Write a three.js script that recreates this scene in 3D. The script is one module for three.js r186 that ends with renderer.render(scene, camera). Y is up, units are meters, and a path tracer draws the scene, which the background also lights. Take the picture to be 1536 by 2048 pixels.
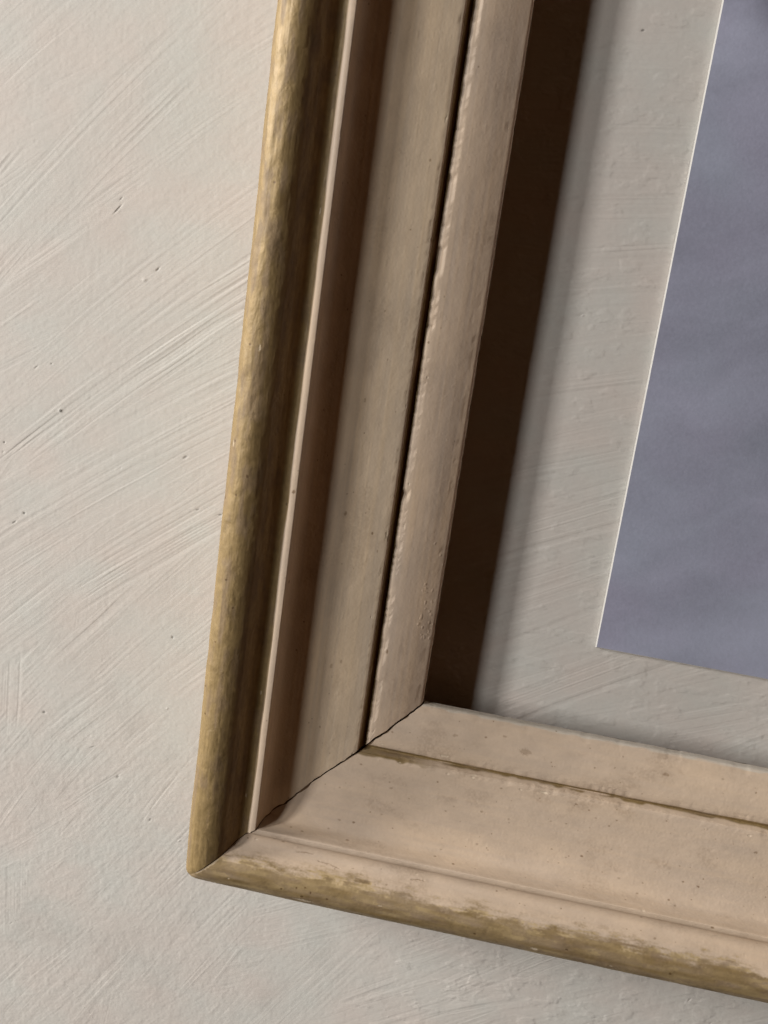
import * as THREE from 'three';
import { RectAreaLightUniformsLib } from 'three/addons/lights/RectAreaLightUniformsLib.js';

// ---------------------------------------------------------------- camera, light, exposure
const scene = new THREE.Scene();
scene.background = new THREE.Color(0x000000);
const camera = new THREE.PerspectiveCamera(43.75, 768 / 1024, 0.02, 20);
camera.position.set(0.0767, 0.1967, 0.3294);
camera.rotation.order = 'YXZ';
camera.rotation.set(-0.278, 0.1244, 0.1418);
camera.updateMatrixWorld();

const renderer = new THREE.WebGLRenderer({ antialias: true });
renderer.setSize(768, 1024);
renderer.toneMapping = THREE.LinearToneMapping;
renderer.toneMappingExposure = 1.12;
renderer.shadowMap.enabled = true;
RectAreaLightUniformsLib.init();

// daylight from a tall window to the left of the wall: three panes between upright glazing bars.
// angle = degrees out from the wall, width and height in metres, at 2 m
function pane(angle, width, y0, y1, intensity, color, d = 2.0) {
  const a = THREE.MathUtils.degToRad(angle);
  const l = new THREE.RectAreaLight(color, intensity, width, y1 - y0);
  l.position.set(0.05 - d * Math.cos(a), (y0 + y1) / 2, d * Math.sin(a));
  l.lookAt(0.05, (y0 + y1) / 2, 0);
  scene.add(l);
  return l;
}
pane(45, 0.25, 0.0, 1.2, 13.5, 0xfff9f3);
pane(34, 0.21, 0.0, 1.2, 29, 0xfff9f3);
pane(12, 0.30, 0.0, 1.2, 38, 0xfff8f0);
// added soft fill on the right for indoor bounce, brings relief into shadows
const roomFill = new THREE.RectAreaLight(0xffac6c, 0.12, 1.8, 1.8);
roomFill.position.set(1.5, 0.3, 1.1);
roomFill.lookAt(0.05, 0.1, 0);
scene.add(roomFill);

// ---------------------------------------------------------------- helpers
function rng(seed) { let s = seed >>> 0; return () => { s = (s + 0x6d2b79f5) >>> 0; let t = s; t = Math.imul(t ^ (t >>> 15), t | 1); t ^= t + Math.imul(t ^ (t >>> 7), t | 61); return ((t ^ (t >>> 14)) >>> 0) / 4294967296; }; }
function hash(x, y, k) { let h = Math.imul(x, 374761393) + Math.imul(y, 668265263) + Math.imul(k, 2147483647 ^ 0x51ed27); h = Math.imul(h ^ (h >>> 13), 1274126177); h ^= h >>> 16; h = Math.imul(h, 0x45d9f3b); return ((h ^ (h >>> 15)) >>> 0) / 4294967296; }
function noise(x, y, k = 0) {       // value noise, -1 .. 1
  const xi = Math.floor(x), yi = Math.floor(y); let u = x - xi, v = y - yi;
  u = u * u * u * (u * (u * 6 - 15) + 10); v = v * v * v * (v * (v * 6 - 15) + 10);
  const a = hash(xi, yi, k), b = hash(xi + 1, yi, k), c = hash(xi, yi + 1, k), d = hash(xi + 1, yi + 1, k);
  return (a + (b - a) * u + (c - a) * v + (a - b - c + d) * u * v) * 2 - 1;
}
function fbm(x, y, k = 0, n = 3) { let s = 0, a = 0.5; for (let i = 0; i < n; i++) { s += a * noise(x, y, k + i * 17); x *= 2.03; y *= 2.03; a *= 0.5; } return s; }
const clamp = (x, a = 0, b = 1) => (x < a ? a : x > b ? b : x);
const smooth = (a, b, x) => { const t = clamp((x - a) / (b - a)); return t * t * (3 - 2 * t); };
const mix = (a, b, t) => a + (b - a) * t;
function texture(data, w, h, type, srgb) {
  const t = new THREE.DataTexture(data, w, h, THREE.RGBAFormat, type);
  t.magFilter = THREE.LinearFilter; t.minFilter = THREE.LinearFilter;
  t.wrapS = t.wrapT = THREE.MirroredRepeatWrapping;
  if (srgb) t.colorSpace = THREE.SRGBColorSpace;
  t.needsUpdate = true;
  return t;
}
const enc = (c) => 255 * clamp(c <= 0.0031308 ? 12.92 * c : 1.055 * Math.pow(c, 1 / 2.4) - 0.055);   // linear -> sRGB byte

// ---------------------------------------------------------------- the wall: brushed limewash
const WX0 = -0.110, WY0 = -0.105, WS = 0.360, WN = 2048;      // the square of wall that the texture covers
function makeWallMaterial() {
  const N = WN, mm = (WS * 1000) / N, H = new Float32Array(N * N), T = new Float32Array(N * N);
  const R = rng(71);
  const angleAt = (x, y) => {         // brushing direction in degrees, x and y in millimetres
    if (x < 30) { const t = smooth(20, 130, y); return mix(58, mix(38, 46, smooth(120, 220, y)), t); }
    const t = smooth(60, 210, y); return mix(31, 4, t);
  };
  const strokes = [];
  for (let i = 0; i < 520; i++) {
    const x = WX0 * 1000 + R() * WS * 1000, y = WY0 * 1000 + R() * WS * 1000;
    let a = angleAt(x, y) + (R() - 0.5) * 16;
    let len = 45 + R() * 85, wid = 9 + R() * 22, amp = 0.35 + 0.5 * R();
    if (x < 15 && y < 60) { len = 26 + R() * 60; wid = 7 + R() * 16; amp *= 1.0; a += (R() < 0.3 ? 38 : -6) + (R() - 0.5) * 24; }
    if (y > 185 && x < 20) amp *= 0.62;
    if (x > 30) { amp *= 1.15; len *= 0.75; }
    strokes.push({ x, y, a, len, wid, amp, k: 100 + i, bend: (R() - 0.5) * 0.004 });
  }
  // the boldest sweeps, beside the outer edge of the frame
  for (const [x, y, a, len, wid, amp] of [[90, 205, 6, 60, 16, 1.5], [84, 190, 9, 44, 10, 1.6], [92, 176, 12, 60, 14, 1.5], [88, 152, 17, 60, 16, 1.4], [-30, 138, 41, 120, 20, 1.5], [-24, 120, 40, 90, 14, 1.2], [-46, 98, 38, 120, 26, 0.85], [-20, 88, 39, 80, 16, 1.0], [-62, 176, 50, 110, 18, 0.75], [-36, 150, 44, 130, 16, 0.55], [84, 108, 27, 80, 18, 1.7], [86, 92, 30, 70, 14, 1.5], [98, 66, 33, 70, 12, 1.6], [86, 128, 22, 60, 14, 1.3]])
    strokes.push({ x, y, a, len, wid, amp, k: 900 + Math.round(x * 3 + y), bend: 0.0006 });
  for (const s of strokes) {
    const c = Math.cos(s.a * Math.PI / 180), n = Math.sin(s.a * Math.PI / 180), r = Math.hypot(s.len, s.wid) / 2 + 4;
    const i0 = Math.max(0, Math.floor((s.x - r - WX0 * 1000) / mm)), i1 = Math.min(N - 1, Math.ceil((s.x + r - WX0 * 1000) / mm));
    const j0 = Math.max(0, Math.floor((s.y - r - WY0 * 1000) / mm)), j1 = Math.min(N - 1, Math.ceil((s.y + r - WY0 * 1000) / mm));
    const tone = (hash(s.k, 3, 5) - 0.5);
    for (let j = j0; j <= j1; j++) for (let i = i0; i <= i1; i++) {
      const dx = WX0 * 1000 + i * mm - s.x, dy = WY0 * 1000 + j * mm - s.y;
      const u = dx * c + dy * n; let v = -dx * n + dy * c; v += s.bend * u * u;
      const hw = s.wid / 2; if (Math.abs(v) > hw + 1 || Math.abs(u) > s.len / 2 + 3) continue;
      const wob = noise(u / 14, v / 3, s.k) * 0.35;
      const ragged = noise(v / 1.1, 7, s.k + 1) * 7 + noise(v / 0.5, 9, s.k + 2) * 3;
      const al = smooth(hw + 0.3, hw - 1.6, Math.abs(v + wob)) * smooth(s.len / 2 + 1, s.len / 2 - 14, Math.abs(u) + ragged) * 0.9;
      if (al <= 0) continue;
      const vv = v + wob * 0.6;
      const ridge = (noise(vv / 1.9, u / 60, s.k + 3) * 0.55 + noise(vv / 0.85, u / 38, s.k + 4) * 0.5 + noise(vv / 0.42, u / 30, s.k + 5) * 0.42) * (0.55 + 0.45 * noise(u / 26, v / 5, s.k + 6));
      const o = j * N + i;
      H[o] = mix(H[o], ridge * s.amp + tone * 0.2, al); T[o] = mix(T[o], tone, al * 0.5);
    }
  }
  const bump = new Uint16Array(N * N * 4), col = new Uint8Array(N * N * 4), half = THREE.DataUtils.toHalfFloat, one = half(1);
  // crumbs, pinholes and short nicks that the photograph shows: [x, y, length, width, angle, height]
  const nicks = [[-57.9, 114.3, 1.1, 1.0, 0, 4.5, 1], [-66.6, 82.9, 0.9, 0.8, 20, -4, 1], [-45.9, 170.8, 3.0, 0.4, 52, -5, 1], [-45.2, 173.6, 1.2, 0.4, 52, -3, 0.6], [-33.6, 156.8, 1.5, 0.5, 50, -5, 0.8], [-37.1, 153.6, 1.4, 1.0, 20, 3.5, 0], [-73.7, 102.5, 0.6, 0.6, 0, -4, 1], [80.7, 230.9, 1.0, 0.6, 20, -4, 0.9], [-19.8, 54.1, 0.9, 0.8, 70, -3.5, 0.7], [-56.6, 22.7, 1.1, 0.9, 30, -3.5, 0.8], [-61.4, 126.9, 0.6, 0.5, 10, -3, 0.7], [-69.4, 79.6, 1.6, 0.5, 40, -4, 0.8], [-65.7, 125.2, 1.5, 0.4, 45, -3, 0.4], [-21.2, 107.3, 1.7, 0.7, 38, -4, 0.6], [-16.2, 93.1, 1.2, 0.5, 30, -3, 0.7], [-9.7, 92.8, 1.4, 0.5, 20, -3, 0.7], [-32.4, 6.6, 1.4, 0.8, 60, -3, 0.5], [-21.2, -5.2, 1.2, 0.7, 60, -3, 0.5]];
  const K = new Float32Array(N * N);   // dirt lodged in them
  for (let i = 0; i < 60; i++) nicks.push([WX0 * 1000 + R() * 360, WY0 * 1000 + R() * 360, 0.5 + R() * 1.4, 0.3 + R() * 0.4, 20 + R() * 50, (R() < 0.6 ? -1 : 1) * (1 + R() * 2.2), R() < 0.4 ? 0.5 * R() : 0]);
  for (const [x, y, l, w, a, h, dirt] of nicks) {
    const c = Math.cos(a * Math.PI / 180), n = Math.sin(a * Math.PI / 180), r = l + w;
    for (let j = Math.max(0, Math.floor((y - r - WY0 * 1000) / mm)); j <= Math.min(N - 1, (y + r - WY0 * 1000) / mm); j++)
      for (let i = Math.max(0, Math.floor((x - r - WX0 * 1000) / mm)); i <= Math.min(N - 1, (x + r - WX0 * 1000) / mm); i++) {
        const dx = WX0 * 1000 + i * mm - x, dy = WY0 * 1000 + j * mm - y, u = (dx * c + dy * n) / (l / 2), v = (-dx * n + dy * c) / (w / 2);
        const e = Math.exp(-1.2 * (u * u + v * v)); H[j * N + i] += h * 0.45 * e; K[j * N + i] = Math.max(K[j * N + i], dirt * smooth(0.25, 0.7, e));
      }
  }
  for (let j = 0; j < N; j++) for (let i = 0; i < N; i++) {
    const o = j * N + i, x = WX0 * 1000 + i * mm, y = WY0 * 1000 + j * mm;
    const grit = noise(x / 0.75, y / 0.75, 11) * 0.1 + noise(x / 1.7, y / 1.7, 12) * 0.12 + fbm(x / 9, y / 9, 13, 2) * 0.35;
    const rough = smooth(60, -10, y) * smooth(30, 0, x) + 0.5 * smooth(90, 130, x) * smooth(70, 40, y);   // the stippled, reworked patches
    const h = H[o] * 0.5 + grit * 0.6 * (1 + 0.5 * rough) + rough * noise(x / 1.3, y / 2.4, 15) * 0.07 + 0.55 * smooth(40, 60, x) * smooth(0.05, 0.5, fbm(x / 5.5, y / 3.2, 16, 4));
    bump[o * 4] = bump[o * 4 + 1] = bump[o * 4 + 2] = half(0.5 + h * 0.2); bump[o * 4 + 3] = one;
    const p = fbm(x / 16, y / 11, 21, 4), g = 1 - 0.62 * K[o] - 0.07 * smooth(0.12, 0.42, fbm(x / 13 + 3.3, y / 17, 24, 5)) * smooth(75, 30, y) * (0.75 + 0.25 * noise(x / 0.6, y / 0.6, 25)) + 0.035 * T[o] + 0.018 * noise(x / 0.45, y / 0.45, 22) + 0.03 * fbm(x / 28, y / 24, 23, 3);
    col[o * 4] = enc((0.662 + 0.022 * p) * g); col[o * 4 + 1] = enc((0.642 - 0.014 * p) * g); col[o * 4 + 2] = enc((0.604 - 0.02 * p) * g); col[o * 4 + 3] = 255;
  }
  return new THREE.MeshStandardMaterial({ name: 'limewash', map: texture(col, N, N, THREE.UnsignedByteType, true), bumpMap: texture(bump, N, N, THREE.HalfFloatType), bumpScale: 0.0008, roughness: 0.93, metalness: 0 });
}
{
  const g = new THREE.BoxGeometry(1.8, 1.8, 0.12);
  g.translate(0.1, 0.1, -0.06);
  const p = g.attributes.position, uv = g.attributes.uv;
  for (let i = 0; i < p.count; i++) uv.setXY(i, (p.getX(i) - WX0) / WS, (p.getY(i) - WY0) / WS);
  const wall = new THREE.Mesh(g, makeWallMaterial());
  wall.name = 'wall'; wall.castShadow = wall.receiveShadow = true;
  wall.userData = { kind: 'structure', label: 'cream limewashed plaster wall with diagonal brush marks', category: 'wall' };
  scene.add(wall);
}

// ---------------------------------------------------------------- the frame
// profile of the moulding in millimetres: w from the outer edge inwards, z out from the wall
function curve(points, step) {         // evenly spaced points on a smooth curve
  const c = new THREE.CatmullRomCurve3(points.map(([a, b]) => new THREE.Vector3(a, b, 0)), false, 'centripetal');
  const n = Math.max(2, Math.round(c.getLength() / step));
  return c.getSpacedPoints(n).map((p) => [p.x, p.y]);
}
const beadArc = [];
for (let d = 208; d >= 40; d -= 8) beadArc.push([4.7 + 5.7 * Math.cos(d * Math.PI / 180), 30 + 4.6 * Math.sin(d * Math.PI / 180)]);
const STEP = 0.38;
const STRIPS = [                       // each a strip of the visible face, outer side to inner edge
  ['outer_bead', [...curve([[0.9, 14], [0.3, 22], [-0.75, 27.2]], 1), ...curve(beadArc, STEP).slice(1)]],
  ['fillet', [...curve([[beadArc.at(-1)[0], beadArc.at(-1)[1]], [10.2, 31.4], [11.4, 29.9], [12.6, 29.0], [14.0, 28.7], [15.05, 29.1], [15.4, 29.75]], STEP), ...curve([[15.4, 29.75], [15.9, 29.97], [16.75, 30.0]], STEP).slice(1), ...curve([[16.75, 30.0], [17.0, 29.9], [17.12, 29.55]], 0.15).slice(1)]],
  ['cove', [...curve([[17.12, 29.55], [17.35, 27.9], [18.5, 24.9], [22.6, 22.8], [28.5, 21.4], [34, 20.3], [39.3, 19.35]], STEP), ...curve([[39.3, 19.35], [39.95, 19.1], [40.2, 18.75]], 0.2).slice(1)]],
  ['groove', curve([[40.2, 18.75], [40.5, 17.9], [40.75, 17.15], [40.95, 16.85], [41.2, 16.95], [41.4, 17.2], [41.75, 17.45]], 0.25)],
  ['sight_edge', [...curve([[41.75, 17.4], [42.3, 17.65], [43.3, 17.7], [46, 17.3], [50, 16.2], [53.8, 14.7]], STEP), ...curve([[53.8, 14.7], [54.7, 14.25], [55.0, 13.7], [55.0, 11.6]], 0.25).slice(1)]],
];
const BACK = [[55.0, 11.6], [54.7, 11.3], [48, 11.3], [48, 0.6], [47.6, 0.3], [1.4, 0.3], [1.0, 0.7], [0.9, 14]];
{ let a = 0; for (const s of STRIPS) { s[2] = []; let last = null; for (const q of s[1]) { if (last) a += Math.hypot(q[0] - last[0], q[1] - last[1]); s[2].push(a); last = q; } } }
const ARC = STRIPS[STRIPS.length - 1][2].at(-1);
const FW = 0.4054, FH = 0.4476;        // outer size of the whole frame

// paint of one rail: u along the rail (300 mm), v along the profile
function makeRailMaterial(seed, left) {
  const W = 2048, Hn = 512, SL = 300, col = new Uint8Array(W * Hn * 4), rm = new Uint8Array(W * Hn * 4), bump = new Uint16Array(W * Hn * 4);
  const half = THREE.DataUtils.toHalfFloat, one = half(1), R = rng(seed);
  const at = [];                       // profile place of every texture row
  for (let j = 0; j < Hn; j++) {
    const a = (j + 0.5) / Hn * ARC; let found = null;
    STRIPS.forEach(([name, pts, arcs]) => { if (found) return; for (let k = 1; k < arcs.length; k++) if (a <= arcs[k] + 1e-9 && a >= arcs[k - 1]) { const t = (a - arcs[k - 1]) / (arcs[k] - arcs[k - 1] || 1); found = { name, w: mix(pts[k - 1][0], pts[k][0], t), z: mix(pts[k - 1][1], pts[k][1], t), a }; return; } });
    at.push(found || { name: 'sight_edge', w: 55, z: 10, a });
  }
  const D = new Float32Array(W * Hn), C = new Float32Array(W * Hn), Hh = new Float32Array(W * Hn);   // dirt, pale chips and the painted mitre glint, relief
  const blot = (F, s, a, rs, ra, amount, k) => {
    for (let j = Math.max(0, Math.floor((a - ra * 2) / ARC * Hn)); j < Math.min(Hn, (a + ra * 2) / ARC * Hn); j++)
      for (let i = Math.max(0, Math.floor((s - rs * 2) / SL * W)); i < Math.min(W, (s + rs * 2) / SL * W); i++) {
        const x = (i / W * SL - s) / rs, y = ((j + 0.5) / Hn * ARC - a) / ra, d = Math.hypot(x, y) + noise(i / 2.5, j / 2.5, k) * 0.35;
        const e = smooth(1.15, 0.6, d) * amount; if (Math.abs(e) > Math.abs(F[j * W + i])) F[j * W + i] = e;
      }
  };
  const arcOf = (name, t) => { const s = STRIPS.find((q) => q[0] === name)[2]; return mix(s[0], s.at(-1), t); };
  for (let i = 0; i < (left ? 110 : 420); i++) {               // dark specks
    const zone = R(), name = zone < 0.62 ? 'cove' : zone < 0.85 ? 'sight_edge' : 'fillet', r = 0.11 + 0.3 * R() * R();
    blot(D, R() * SL, arcOf(name, 0.05 + 0.9 * R()), r * (1 + R()), r, 0.35 + 0.5 * R(), i);
  }
  for (let i = 0; i < 26; i++) blot(D, R() * SL, arcOf('outer_bead', 0.4 + 0.5 * R()), 0.25 + 0.2 * R(), 0.25 + 0.15 * R(), 0.8, 500 + i);
  if (!left) for (const [s, t, r] of [[84, 0.42, 1.6], [121, 0.5, 0.8], [65, 0.46, 0.7], [78, 0.6, 0.6]]) blot(D, s, arcOf('sight_edge', t), r, r * 0.62, 0.42, 700 + s);
  for (let i = 0; i < (left ? 30 : 60); i++) {               // pale chips where the paint is knocked off, mostly along the edges
    const e = R(), a = e < 0.4 ? arcOf('cove', 0.93 + 0.06 * R()) : e < 0.6 ? arcOf('fillet', 0.5 + 0.5 * R()) : e < 0.75 ? arcOf('sight_edge', 0.06 + 0.08 * R()) : arcOf('outer_bead', 0.3 + 0.6 * R()), r = 0.15 + 0.3 * R();
    const s = R() * SL; blot(C, s, a, r * (1 + 3 * R()), r * 0.7, 0.5 + 0.5 * R(), 800 + i); blot(Hh, s, a, r * 1.5, r * 0.8, -0.3, 800 + i);
  }
  if (!left) for (const [s, t, rs, ra] of [[101, 0.45, 0.9, 0.45], [131, 0.62, 1.7, 1.3], [134, 0.5, 1.0, 0.9], [88, 0.66, 1.4, 0.5], [95, 0.74, 1.0, 0.5], [47, 0.6, 2.2, 0.35], [33, 0.72, 2.6, 0.4]]) blot(C, s, arcOf('outer_bead', t), rs, ra, 0.95, 900 + s);
  if (!left) for (const [s, t, rs, tilt] of [[38, 0.34, 3.0, -0.14], [31, 0.5, 2.2, 0.06], [62, 0.42, 1.6, 0.1]])          // scratches
    for (let i = -20; i <= 20; i++) { const a = arcOf('fillet', t) + tilt * rs * i / 20; blot(D, s + rs * i / 20, a + 0.12 * Math.cos(i / 9), 0.3, 0.1 + 0.08 * (1 - Math.abs(i) / 20), 0.5, 950); blot(Hh, s + rs * i / 20, a, 0.22, 0.14, -0.5, 950); }
  for (let i = 0; i < (left ? 160 : 60); i++) blot(Hh, R() * SL, arcOf(R() < 0.35 ? 'sight_edge' : 'cove', R()), 0.3 + R() * 0.9, 0.2 + 0.25 * R(), R() < 0.7 ? 0.14 : -0.14, 1100 + i);
  if (left) for (let i = 0; i < 34; i++) blot(Hh, 74 + 40 * R() * R(), arcOf('sight_edge', 0.55 + 0.3 * R()), 0.25 + 0.35 * R(), 0.2 + 0.15 * R(), 0.2 + 0.3 * R(), 1300 + i);
  if (!left) for (const q of at) if (q.name === 'outer_bead' && q.w > 2.2 && q.z > 30 && noise(q.a / 1.3, 1, seed + 29) > -0.35) blot(C, q.w + 0.35 + 0.2 * noise(q.a / 0.6, 2, seed + 30), q.a, 0.3, 0.25, 0.55, 1500);   // glint along the mitre edge, painted in as pale chips
  for (let j = 0; j < Hn; j++) {
    const { name, w, z, a } = at[j];
    for (let i = 0; i < W; i++) {
      const s = i / W * SL, o = j * W + i, q = o * 4;
      // paint: brushed along the rail
      const streak = noise(s / 34, a / 0.9, seed) * 0.6 + noise(s / 20, a / 0.4, seed + 1) * 0.4 + noise(s / 60, a / 2.6, seed + 2) * 0.5;
      const patch = fbm(s / 22, a / 9, seed + 3, 4), grain = noise(s / 0.5, a / 0.4, seed + 4);
      let g = (left ? 1.11 : 0.98) * (1 + 0.06 * streak * (left ? 1 : 0.5) + (left ? 0.12 : 0.09) * patch + 0.08 * fbm(s / 5, a / 2.4, seed + 20, 4) + 0.02 * grain), tone = (left ? 0.6 * streak : 0.25 * streak) + 0.8 * patch;  // left rail's colour is lightened to make up for its dimmer light
      let r = (0.622 + 0.012 * tone) * g, gg = (0.500 - 0.004 * tone) * g, b = (0.382 - 0.025 * tone) * g;
      if (!left && name === 'sight_edge' && w > 54.3) { const e = smooth(54.4, 54.9, w + 0.3 * noise(s / 3, a / 0.5, seed + 19)); r = mix(r, 0.6, e); gg = mix(gg, 0.55, e); b = mix(b, 0.47, e); }   // bare gesso on the inner edge
      if (left && name === 'cove') { r *= 0.98; gg *= 1.0; b *= 0.97; }        // slightly greener tint on this length of cove
      let gold = 0;
      let glint = 0;
      if (name === 'outer_bead' || (!left && name === 'fillet')) {
        if (left) gold = 1; else {
          const edge = 9.3 - 0.5 * smooth(30, 140, s) + 0.9 * smooth(13, 3, s) + noise(s / 9, 1, seed + 6) * 0.7 + noise(s / 3.2, a / 1.5, seed + 7) * 0.9 + noise(s / 2.6, a / 0.5, seed + 8) * 0.8 + noise(s / 0.5, a / 0.3, seed + 18) * 0.5;
          gold = smooth(1.6, -1.5, w - edge) * (0.86 + 0.14 * noise(s / 7, a / 1.2, seed + 21));
          glint = smooth(0.15, 0.5, gold) * smooth(1.0, 0.6, gold) * smooth(-0.1, 0.5, noise(s / 5, a / 1.1, seed + 27) + 0.35 * noise(s / 0.9, a / 0.4, seed + 28));   // glints painted as brighter gold along the rubbed paint edge
          if (name === 'outer_bead' && z < 29) gold = 1;
        }
      } else if (name === 'groove') gold = smooth(-0.25, 0.15, 0.6 * noise(s / 7, a / 1.2, seed + 9) + (left ? 0.5 : 0.35) + 0.5 * smooth(62, 50, s)) * (left ? 1 : Math.max(0.85 * smooth(62, 52, s), smooth(40.5, 40.8, w + 0.15 * noise(s / 2, 1, seed + 31))));
      else if (name === 'fillet') gold = left ? smooth(15.3, 14.6, w + noise(s / 9, a / 0.7, seed + 10) * 0.3) : 0;
      else if (name === 'cove') gold = (left ? 0 : 1) * smooth(39.2, 39.8, w + noise(s / 2, 2, seed + 11) * 0.5) * smooth(64, 50, s);
      // gilding: brown ground showing through bronze powder
      const rub = fbm(s / 6, a / 1.6, seed + 12, 4), gl = noise(s / 11, a / 0.5, seed + 13) * 0.5 + noise(s / 1.6, a / 0.9, seed + 14) * 0.5, bare = smooth(-0.15, 0.5, rub + 0.1 * gl);
      let Gr = mix(0.275, 0.225, bare), Gg = mix(0.193, 0.156, bare), Gb = mix(0.084, 0.080, bare);
      const gm = 1 + 0.13 * gl + 0.08 * noise(s / 0.8, a / 0.6, seed + 15); Gr *= gm; Gg *= gm; Gb *= gm;
      Gr = mix(Gr, 0.50, glint * 0.75); Gg = mix(Gg, 0.37, glint * 0.75); Gb = mix(Gb, 0.14, glint * 0.75);
      
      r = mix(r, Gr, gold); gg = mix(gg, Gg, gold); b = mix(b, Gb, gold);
      const grime = smooth(0.16, 0.5, fbm(s / 12, a / 6, seed + 22, 5)) * (0.5 + 0.5 * noise(s / 0.45, a / 0.45, seed + 23)) * (left ? 0.18 : 0.27) * (1 - gold);
      const d = clamp(D[o] + grime, 0, 1); r *= 1 - 0.62 * d; gg *= 1 - 0.7 * d; b *= 1 - 0.78 * d;
      const c = C[o]; r = mix(r, 0.7, c * 0.8); gg = mix(gg, 0.6, c * 0.8); b = mix(b, 0.46, c * 0.8);
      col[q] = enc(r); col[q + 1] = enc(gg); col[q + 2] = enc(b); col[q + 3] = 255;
      const gi = gold * (1 - c);
      rm[q] = 0; rm[q + 1] = 255 * clamp(mix(0.58 + 0.06 * patch, mix(0.52, 0.62, bare) + 0.08 * gl, gi)); rm[q + 2] = 255 * clamp(gi * mix(0.18, 0.04, bare)); rm[q + 3] = 255;
      const lump = gi * (fbm(s / 6.5 + 0.6 * noise(s / 4, a / 3, seed + 25), a / 1.9, seed + 16, 4) * 1.25 + 0.5 * Math.pow(Math.max(0, noise(s / 2.4, a / 1.1, seed + 17)), 2) * smooth(-0.2, 0.5, noise(s / 14, a / 5, seed + 26))) + (gold > 0.05 && gold < 0.95 ? 0.1 : 0);
      const h = 0.5 + 0.3 * (streak * (left ? 0.09 : 0.07) + grain * 0.06 + 0.16 * fbm(s / 2.2, a / 1.4, seed + 24, 3) + lump * (left ? 0.55 : 0.4) + Hh[o] - 0.5 * d * 0.4 - 0.35 * c + (1 - gold) * 0.18);
      bump[q] = bump[q + 1] = bump[q + 2] = half(h); bump[q + 3] = one;
    }
  }
  const rmt = texture(rm, W, Hn, THREE.UnsignedByteType);
  return new THREE.MeshStandardMaterial({ name: left ? 'painted_gilt_wood' : 'painted_gilt_wood_bottom', map: texture(col, W, Hn, THREE.UnsignedByteType, true), roughnessMap: rmt, metalnessMap: rmt, roughness: 1, metalness: 1, bumpMap: texture(bump, W, Hn, THREE.HalfFloatType), bumpScale: 0.0005 });
}
const wood = new THREE.MeshStandardMaterial({ name: 'raw_wood', color: new THREE.Color().setRGB(0.16, 0.095, 0.05), roughness: 0.85 });

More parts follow.
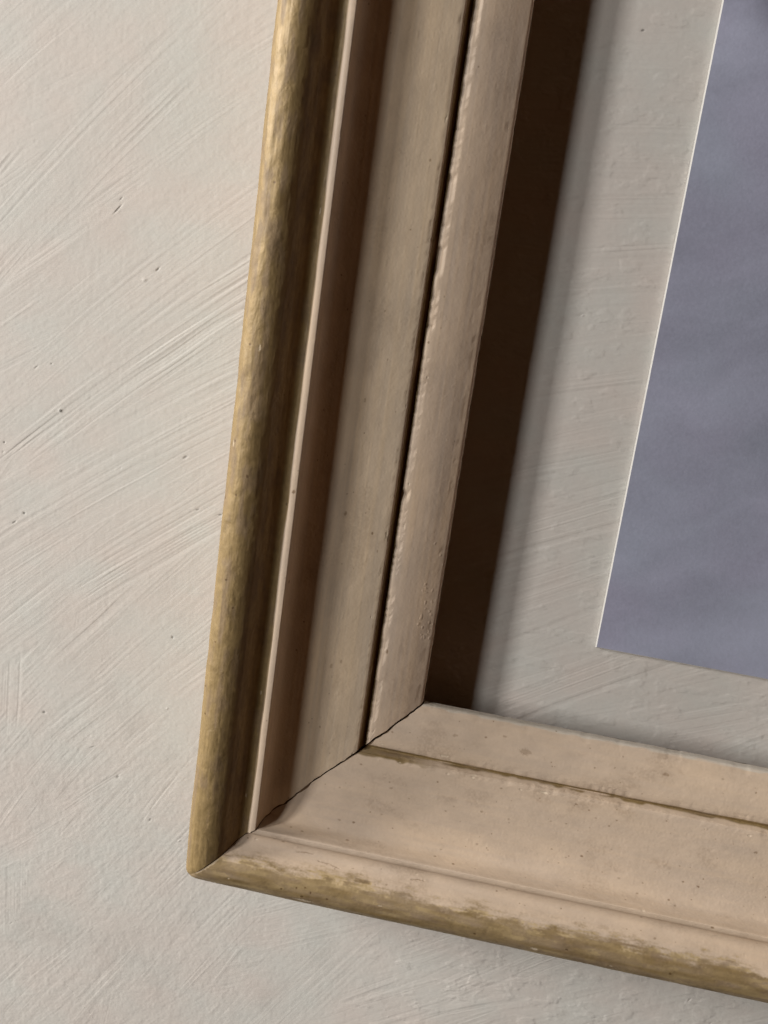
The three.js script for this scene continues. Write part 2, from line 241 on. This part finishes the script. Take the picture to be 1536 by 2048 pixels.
// one rail: length L, place(s, w, z) puts a point of the rail into the scene (millimetres in, metres out)
function makeRail(L, place, flip, material, seed, fine, left) {
  const tau = [];                      // stations along the rail
  for (let s = 0; s < L;) { tau.push(s / L); s += fine ? (s < 265 ? 0.45 : 9) : 12; }
  tau.push(1);
  const jag = (w) => 0.42 * noise(w / 2.3, 3, 41) + 0.2 * noise(w / 0.8, 5, 42);     // the saw cut wanders; both rails follow it
  const gap = (w) => 0.12 + 0.13 * smooth(12, 22, w) + 0.07 * smooth(36, 42, w) + 0.05 * noise(w / 0.7, 5, 42 + seed) + (left ? 1 : -1) * jag(w) * smooth(4, 14, w);
  const sAt = (t, w) => { const g = gap(w); return mix(w + g, L - w - 0.12, t); };
  const swell = (s, w, name) => {      // hand-worked unevenness, millimetres along the surface normal
    let d = 0.09 * noise(s / 38, w / 14, seed) + 0.045 * noise(s / 9, w / 5, seed + 1);
    if (name === 'outer_bead') d += (left ? 1 : 0.3) * 0.1 * noise(s / 5.5, w / 4, seed + 2) + (left ? 1 : 0.2) * 0.05 * noise(s / 2.1, w / 1.8, seed + 3);
    if (name === 'sight_edge' && w < 43.5) d -= (left ? 1.5 : 0.5) * (0.22 * Math.max(0, noise(s / 3.4, 1, seed + 4)) + 0.14 * Math.max(0, noise(s / 0.9, 1, seed + 5)));
    if (w > 39.2 && w < 40.45) d -= (left ? 0.8 : 0.8) * (0.14 * Math.max(0, noise(s / 3.1, 2, seed + 6)) + 0.1 * Math.max(0, noise(s / 1.0, 2, seed + 7)));
    if (w > 53.4) d -= 0.1 * Math.max(0, noise(s / 2.2, 3, seed + 8));
    return d;
  };
  // normals of the whole profile, so that neighbouring strips meet without a slit
  const all = STRIPS.flatMap((s) => s[1]);
  const nrm = new Map();
  STRIPS.forEach(([, pts]) => pts.forEach((q) => {
    const k = all.findIndex((e) => Math.hypot(e[0] - q[0], e[1] - q[1]) < 1e-3);
    let i0 = k, i1 = k; while (i0 > 0 && Math.hypot(all[i0][0] - q[0], all[i0][1] - q[1]) < 0.1) i0--; while (i1 < all.length - 1 && Math.hypot(all[i1][0] - q[0], all[i1][1] - q[1]) < 0.1) i1++;
    const dx = all[i1][0] - all[i0][0], dz = all[i1][1] - all[i0][1], l = Math.hypot(dx, dz) || 1;
    nrm.set(q, [-dz / l, dx / l]);
  }));
  const rubbed = (v, s, w, d, z) => {  // the outer corner is rubbed round
    const e = w < 6 ? Math.exp(-Math.max(0, s - w) / 1.6) * smooth(6, -1, w) : 0;
    place(v, s + e * 0.9, w + d + e * 1.1, z - e * 0.5);
  };
  const build = (pts, arcs, name) => {
    const m = pts.length, n = tau.length, pos = new Float32Array(m * n * 3), uv = new Float32Array(m * n * 2), idx = [];
    const v = new THREE.Vector3();
    for (let i = 0; i < n; i++) for (let k = 0; k < m; k++) {
      const [w, z] = pts[k], s = sAt(tau[i], w), nn = nrm.get(pts[k]) || [0, 0], d = arcs ? swell(s, w, name === 'fillet' || name === 'cove' || name === 'groove' || name === 'outer_bead' || name === 'sight_edge' ? (w < 9.0 ? 'outer_bead' : w > 41.74 ? 'sight_edge' : 'x') : 'x') : 0;
      rubbed(v, s, w, nn[0] * d, z + nn[1] * d);
      const o = i * m + k; pos[o * 3] = v.x; pos[o * 3 + 1] = v.y; pos[o * 3 + 2] = v.z;
      uv[o * 2] = s / 300; uv[o * 2 + 1] = arcs ? arcs[k] / ARC : w / 50;
      if (i && k) { const a = o, b = o - 1, c = o - m, e = o - m - 1; if (flip) idx.push(a, b, e, a, e, c); else idx.push(a, e, b, a, c, e); }
    }
    const g = new THREE.BufferGeometry();
    g.setAttribute('position', new THREE.BufferAttribute(pos, 3)); g.setAttribute('uv', new THREE.BufferAttribute(uv, 2)); g.setIndex(idx); g.computeVertexNormals();
    return g;
  };
  // the wooden body: back, rebate and the sawn ends
  const body = build(BACK, null, 'back').toNonIndexed();
  const outline = [...STRIPS.flatMap((s, i) => s[1].slice(i ? 1 : 0)), ...BACK.slice(1, -1)].map(([a, b]) => new THREE.Vector2(a, b));
  const tris = THREE.ShapeUtils.triangulateShape(outline, []), ends = [], v = new THREE.Vector3();
  for (const t of [0, 1]) for (const tri of tris) for (const k of tri) { const w = outline[k].x; if (t) place(v, sAt(t, w) - 0.02, w, outline[k].y); else rubbed(v, sAt(t, w) + 0.02, w, 0, outline[k].y); ends.push(v.x, v.y, v.z); }
  const bp = body.attributes.position.array, pos = new Float32Array(bp.length + ends.length); pos.set(bp); pos.set(ends, bp.length);
  const bg = new THREE.BufferGeometry(); bg.setAttribute('position', new THREE.BufferAttribute(pos, 3)); bg.computeVertexNormals();
  const rail = new THREE.Mesh(bg, wood); rail.name = 'rail';
  const geos = STRIPS.map(([name, pts, arcs]) => build(pts, arcs, name));
  for (let j = 1; j < geos.length; j++) {              // neighbouring strips share their normals along the seam
    const A = geos[j - 1].attributes.normal, B = geos[j].attributes.normal, ma = STRIPS[j - 1][1].length, mb = STRIPS[j][1].length;
    for (let i = 0; i < tau.length; i++) {
      const a = i * ma + ma - 1, b = i * mb; v.set(A.getX(a) + B.getX(b), A.getY(a) + B.getY(b), A.getZ(a) + B.getZ(b)).normalize();
      A.setXYZ(a, v.x, v.y, v.z); B.setXYZ(b, v.x, v.y, v.z);
    }
  }
  STRIPS.forEach(([name], j) => { const q = new THREE.Mesh(geos[j], material); q.name = name; rail.add(q); });
  rail.traverse((o) => { o.castShadow = o.receiveShadow = true; });
  return rail;
}
{
  const frame = new THREE.Group(); frame.name = 'picture_frame';
  frame.userData = { label: 'old wooden picture frame with beige painted cove and worn gold outer bead', category: 'picture frame' };
  const ml = makeRailMaterial(301, true), mb = makeRailMaterial(402, false), k = 0.001, LW = FW * 1000, LH = FH * 1000;
  const left = makeRail(LH, (v, s, w, z) => v.set(w * k, s * k, z * k), true, ml, 11, true, true);
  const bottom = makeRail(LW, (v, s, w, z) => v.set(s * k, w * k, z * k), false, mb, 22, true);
  const right = makeRail(LH, (v, s, w, z) => v.set(FW - w * k, s * k, z * k), false, ml, 33, false, true);
  const top = makeRail(LW, (v, s, w, z) => v.set(s * k, FH - w * k, z * k), true, mb, 44, false);
  left.userData.label = 'upright rail with fully gilded rough outer bead';
  bottom.userData.label = 'lower rail with beige paint over half of the gold bead';
  [left, bottom, right, top].forEach((r, i) => { if (i) r.name = `rail_00${i}`; frame.add(r); });
  scene.add(frame);
}

// ---------------------------------------------------------------- the print on the wall
{
  const x0 = 0.0977, y0 = 0.0753, w = 0.21, h = 0.297, t = 0.0013, bev = 0.00033;
  const print = new THREE.Group(); print.name = 'art_print'; print.position.set(x0, y0, 0.0003);
  print.userData = { label: 'blue grey cloudy print on white card stuck to the wall inside the frame', category: 'print' };
  const W = 1024, H = 1448, col = new Uint8Array(W * H * 4), bump = new Uint16Array(W * H * 4), half = THREE.DataUtils.toHalfFloat, one = half(1);
  for (let j = 0; j < H; j++) for (let i = 0; i < W; i++) {
    const x = i / W * 210, y = j / H * 297, q = (j * W + i) * 4;
    const wx = x + 8 * fbm(x / 30, y / 30, 5, 3), wy = y + 8 * fbm(x / 30, y / 30, 6, 3);
    let c = 0.6 * fbm(wx / 48, (wy - 0.35 * wx) / 22, 1, 4) + 0.1 * fbm(wx / 15, wy / 8, 2, 3);
    c += 0.2 * smooth(120, 160, y) * smooth(185, 165, y) - 0.75 * smooth(156, 170, y + 0.25 * x) * smooth(3, 12, x);
    const tint = fbm(wx / 20, wy / 16, 3, 3), gr = 0.045 * noise(x / 0.33, y / 0.33, 4) + 0.03 * noise(x / 0.8, y / 0.8, 14);
    const l = 1 + 0.62 * c + gr;
    col[q] = enc((0.336 + 0.012 * tint) * l); col[q + 1] = enc((0.358 - 0.004 * tint) * l); col[q + 2] = enc((0.468 + 0.006 * tint) * l); col[q + 3] = 255;
    bump[q] = bump[q + 1] = bump[q + 2] = half(0.5 + 0.3 * noise(x / 0.5, y / 0.5, 8) + 0.15 * noise(x / 1.2, y / 1.2, 9)); bump[q + 3] = one;
  }
  const face = new THREE.PlaneGeometry(w - 2 * bev, h - 2 * bev);
  face.translate(w / 2, h / 2, t + 0.00002);
  const faceMesh = new THREE.Mesh(face, new THREE.MeshStandardMaterial({ name: 'print_ink', map: texture(col, W, H, THREE.UnsignedByteType, true), roughness: 0.62, bumpMap: texture(bump, W, H, THREE.HalfFloatType), bumpScale: 0.00003 }));
  faceMesh.name = 'printed_face';
  // card with bevelled edges
  const ring = (d, z) => [[d, d, z], [w - d, d, z], [w - d, h - d, z], [d, h - d, z]];
  const levels = [ring(0, 0), ring(0, t - bev), ring(bev, t)], pos = [];
  for (let l = 0; l < 2; l++) for (let k = 0; k < 4; k++) { const a = levels[l][k], b = levels[l][(k + 1) % 4], c = levels[l + 1][(k + 1) % 4], d = levels[l + 1][k]; pos.push(...a, ...b, ...c, ...a, ...c, ...d); }
  for (const l of [0, 2]) { const [a, b, c, d] = levels[l]; if (l) pos.push(...a, ...b, ...c, ...a, ...c, ...d); else pos.push(...a, ...c, ...b, ...a, ...d, ...c); }
  const g = new THREE.BufferGeometry(); g.setAttribute('position', new THREE.Float32BufferAttribute(pos, 3)); g.computeVertexNormals();
  const card = new THREE.Mesh(g, new THREE.MeshStandardMaterial({ name: 'white_card', color: new THREE.Color().setRGB(0.86, 0.85, 0.81), roughness: 0.8 }));
  card.name = 'card';
  for (const m of [card, faceMesh]) { m.castShadow = m.receiveShadow = true; print.add(m); }
  scene.add(print);
}

renderer.render(scene, camera);
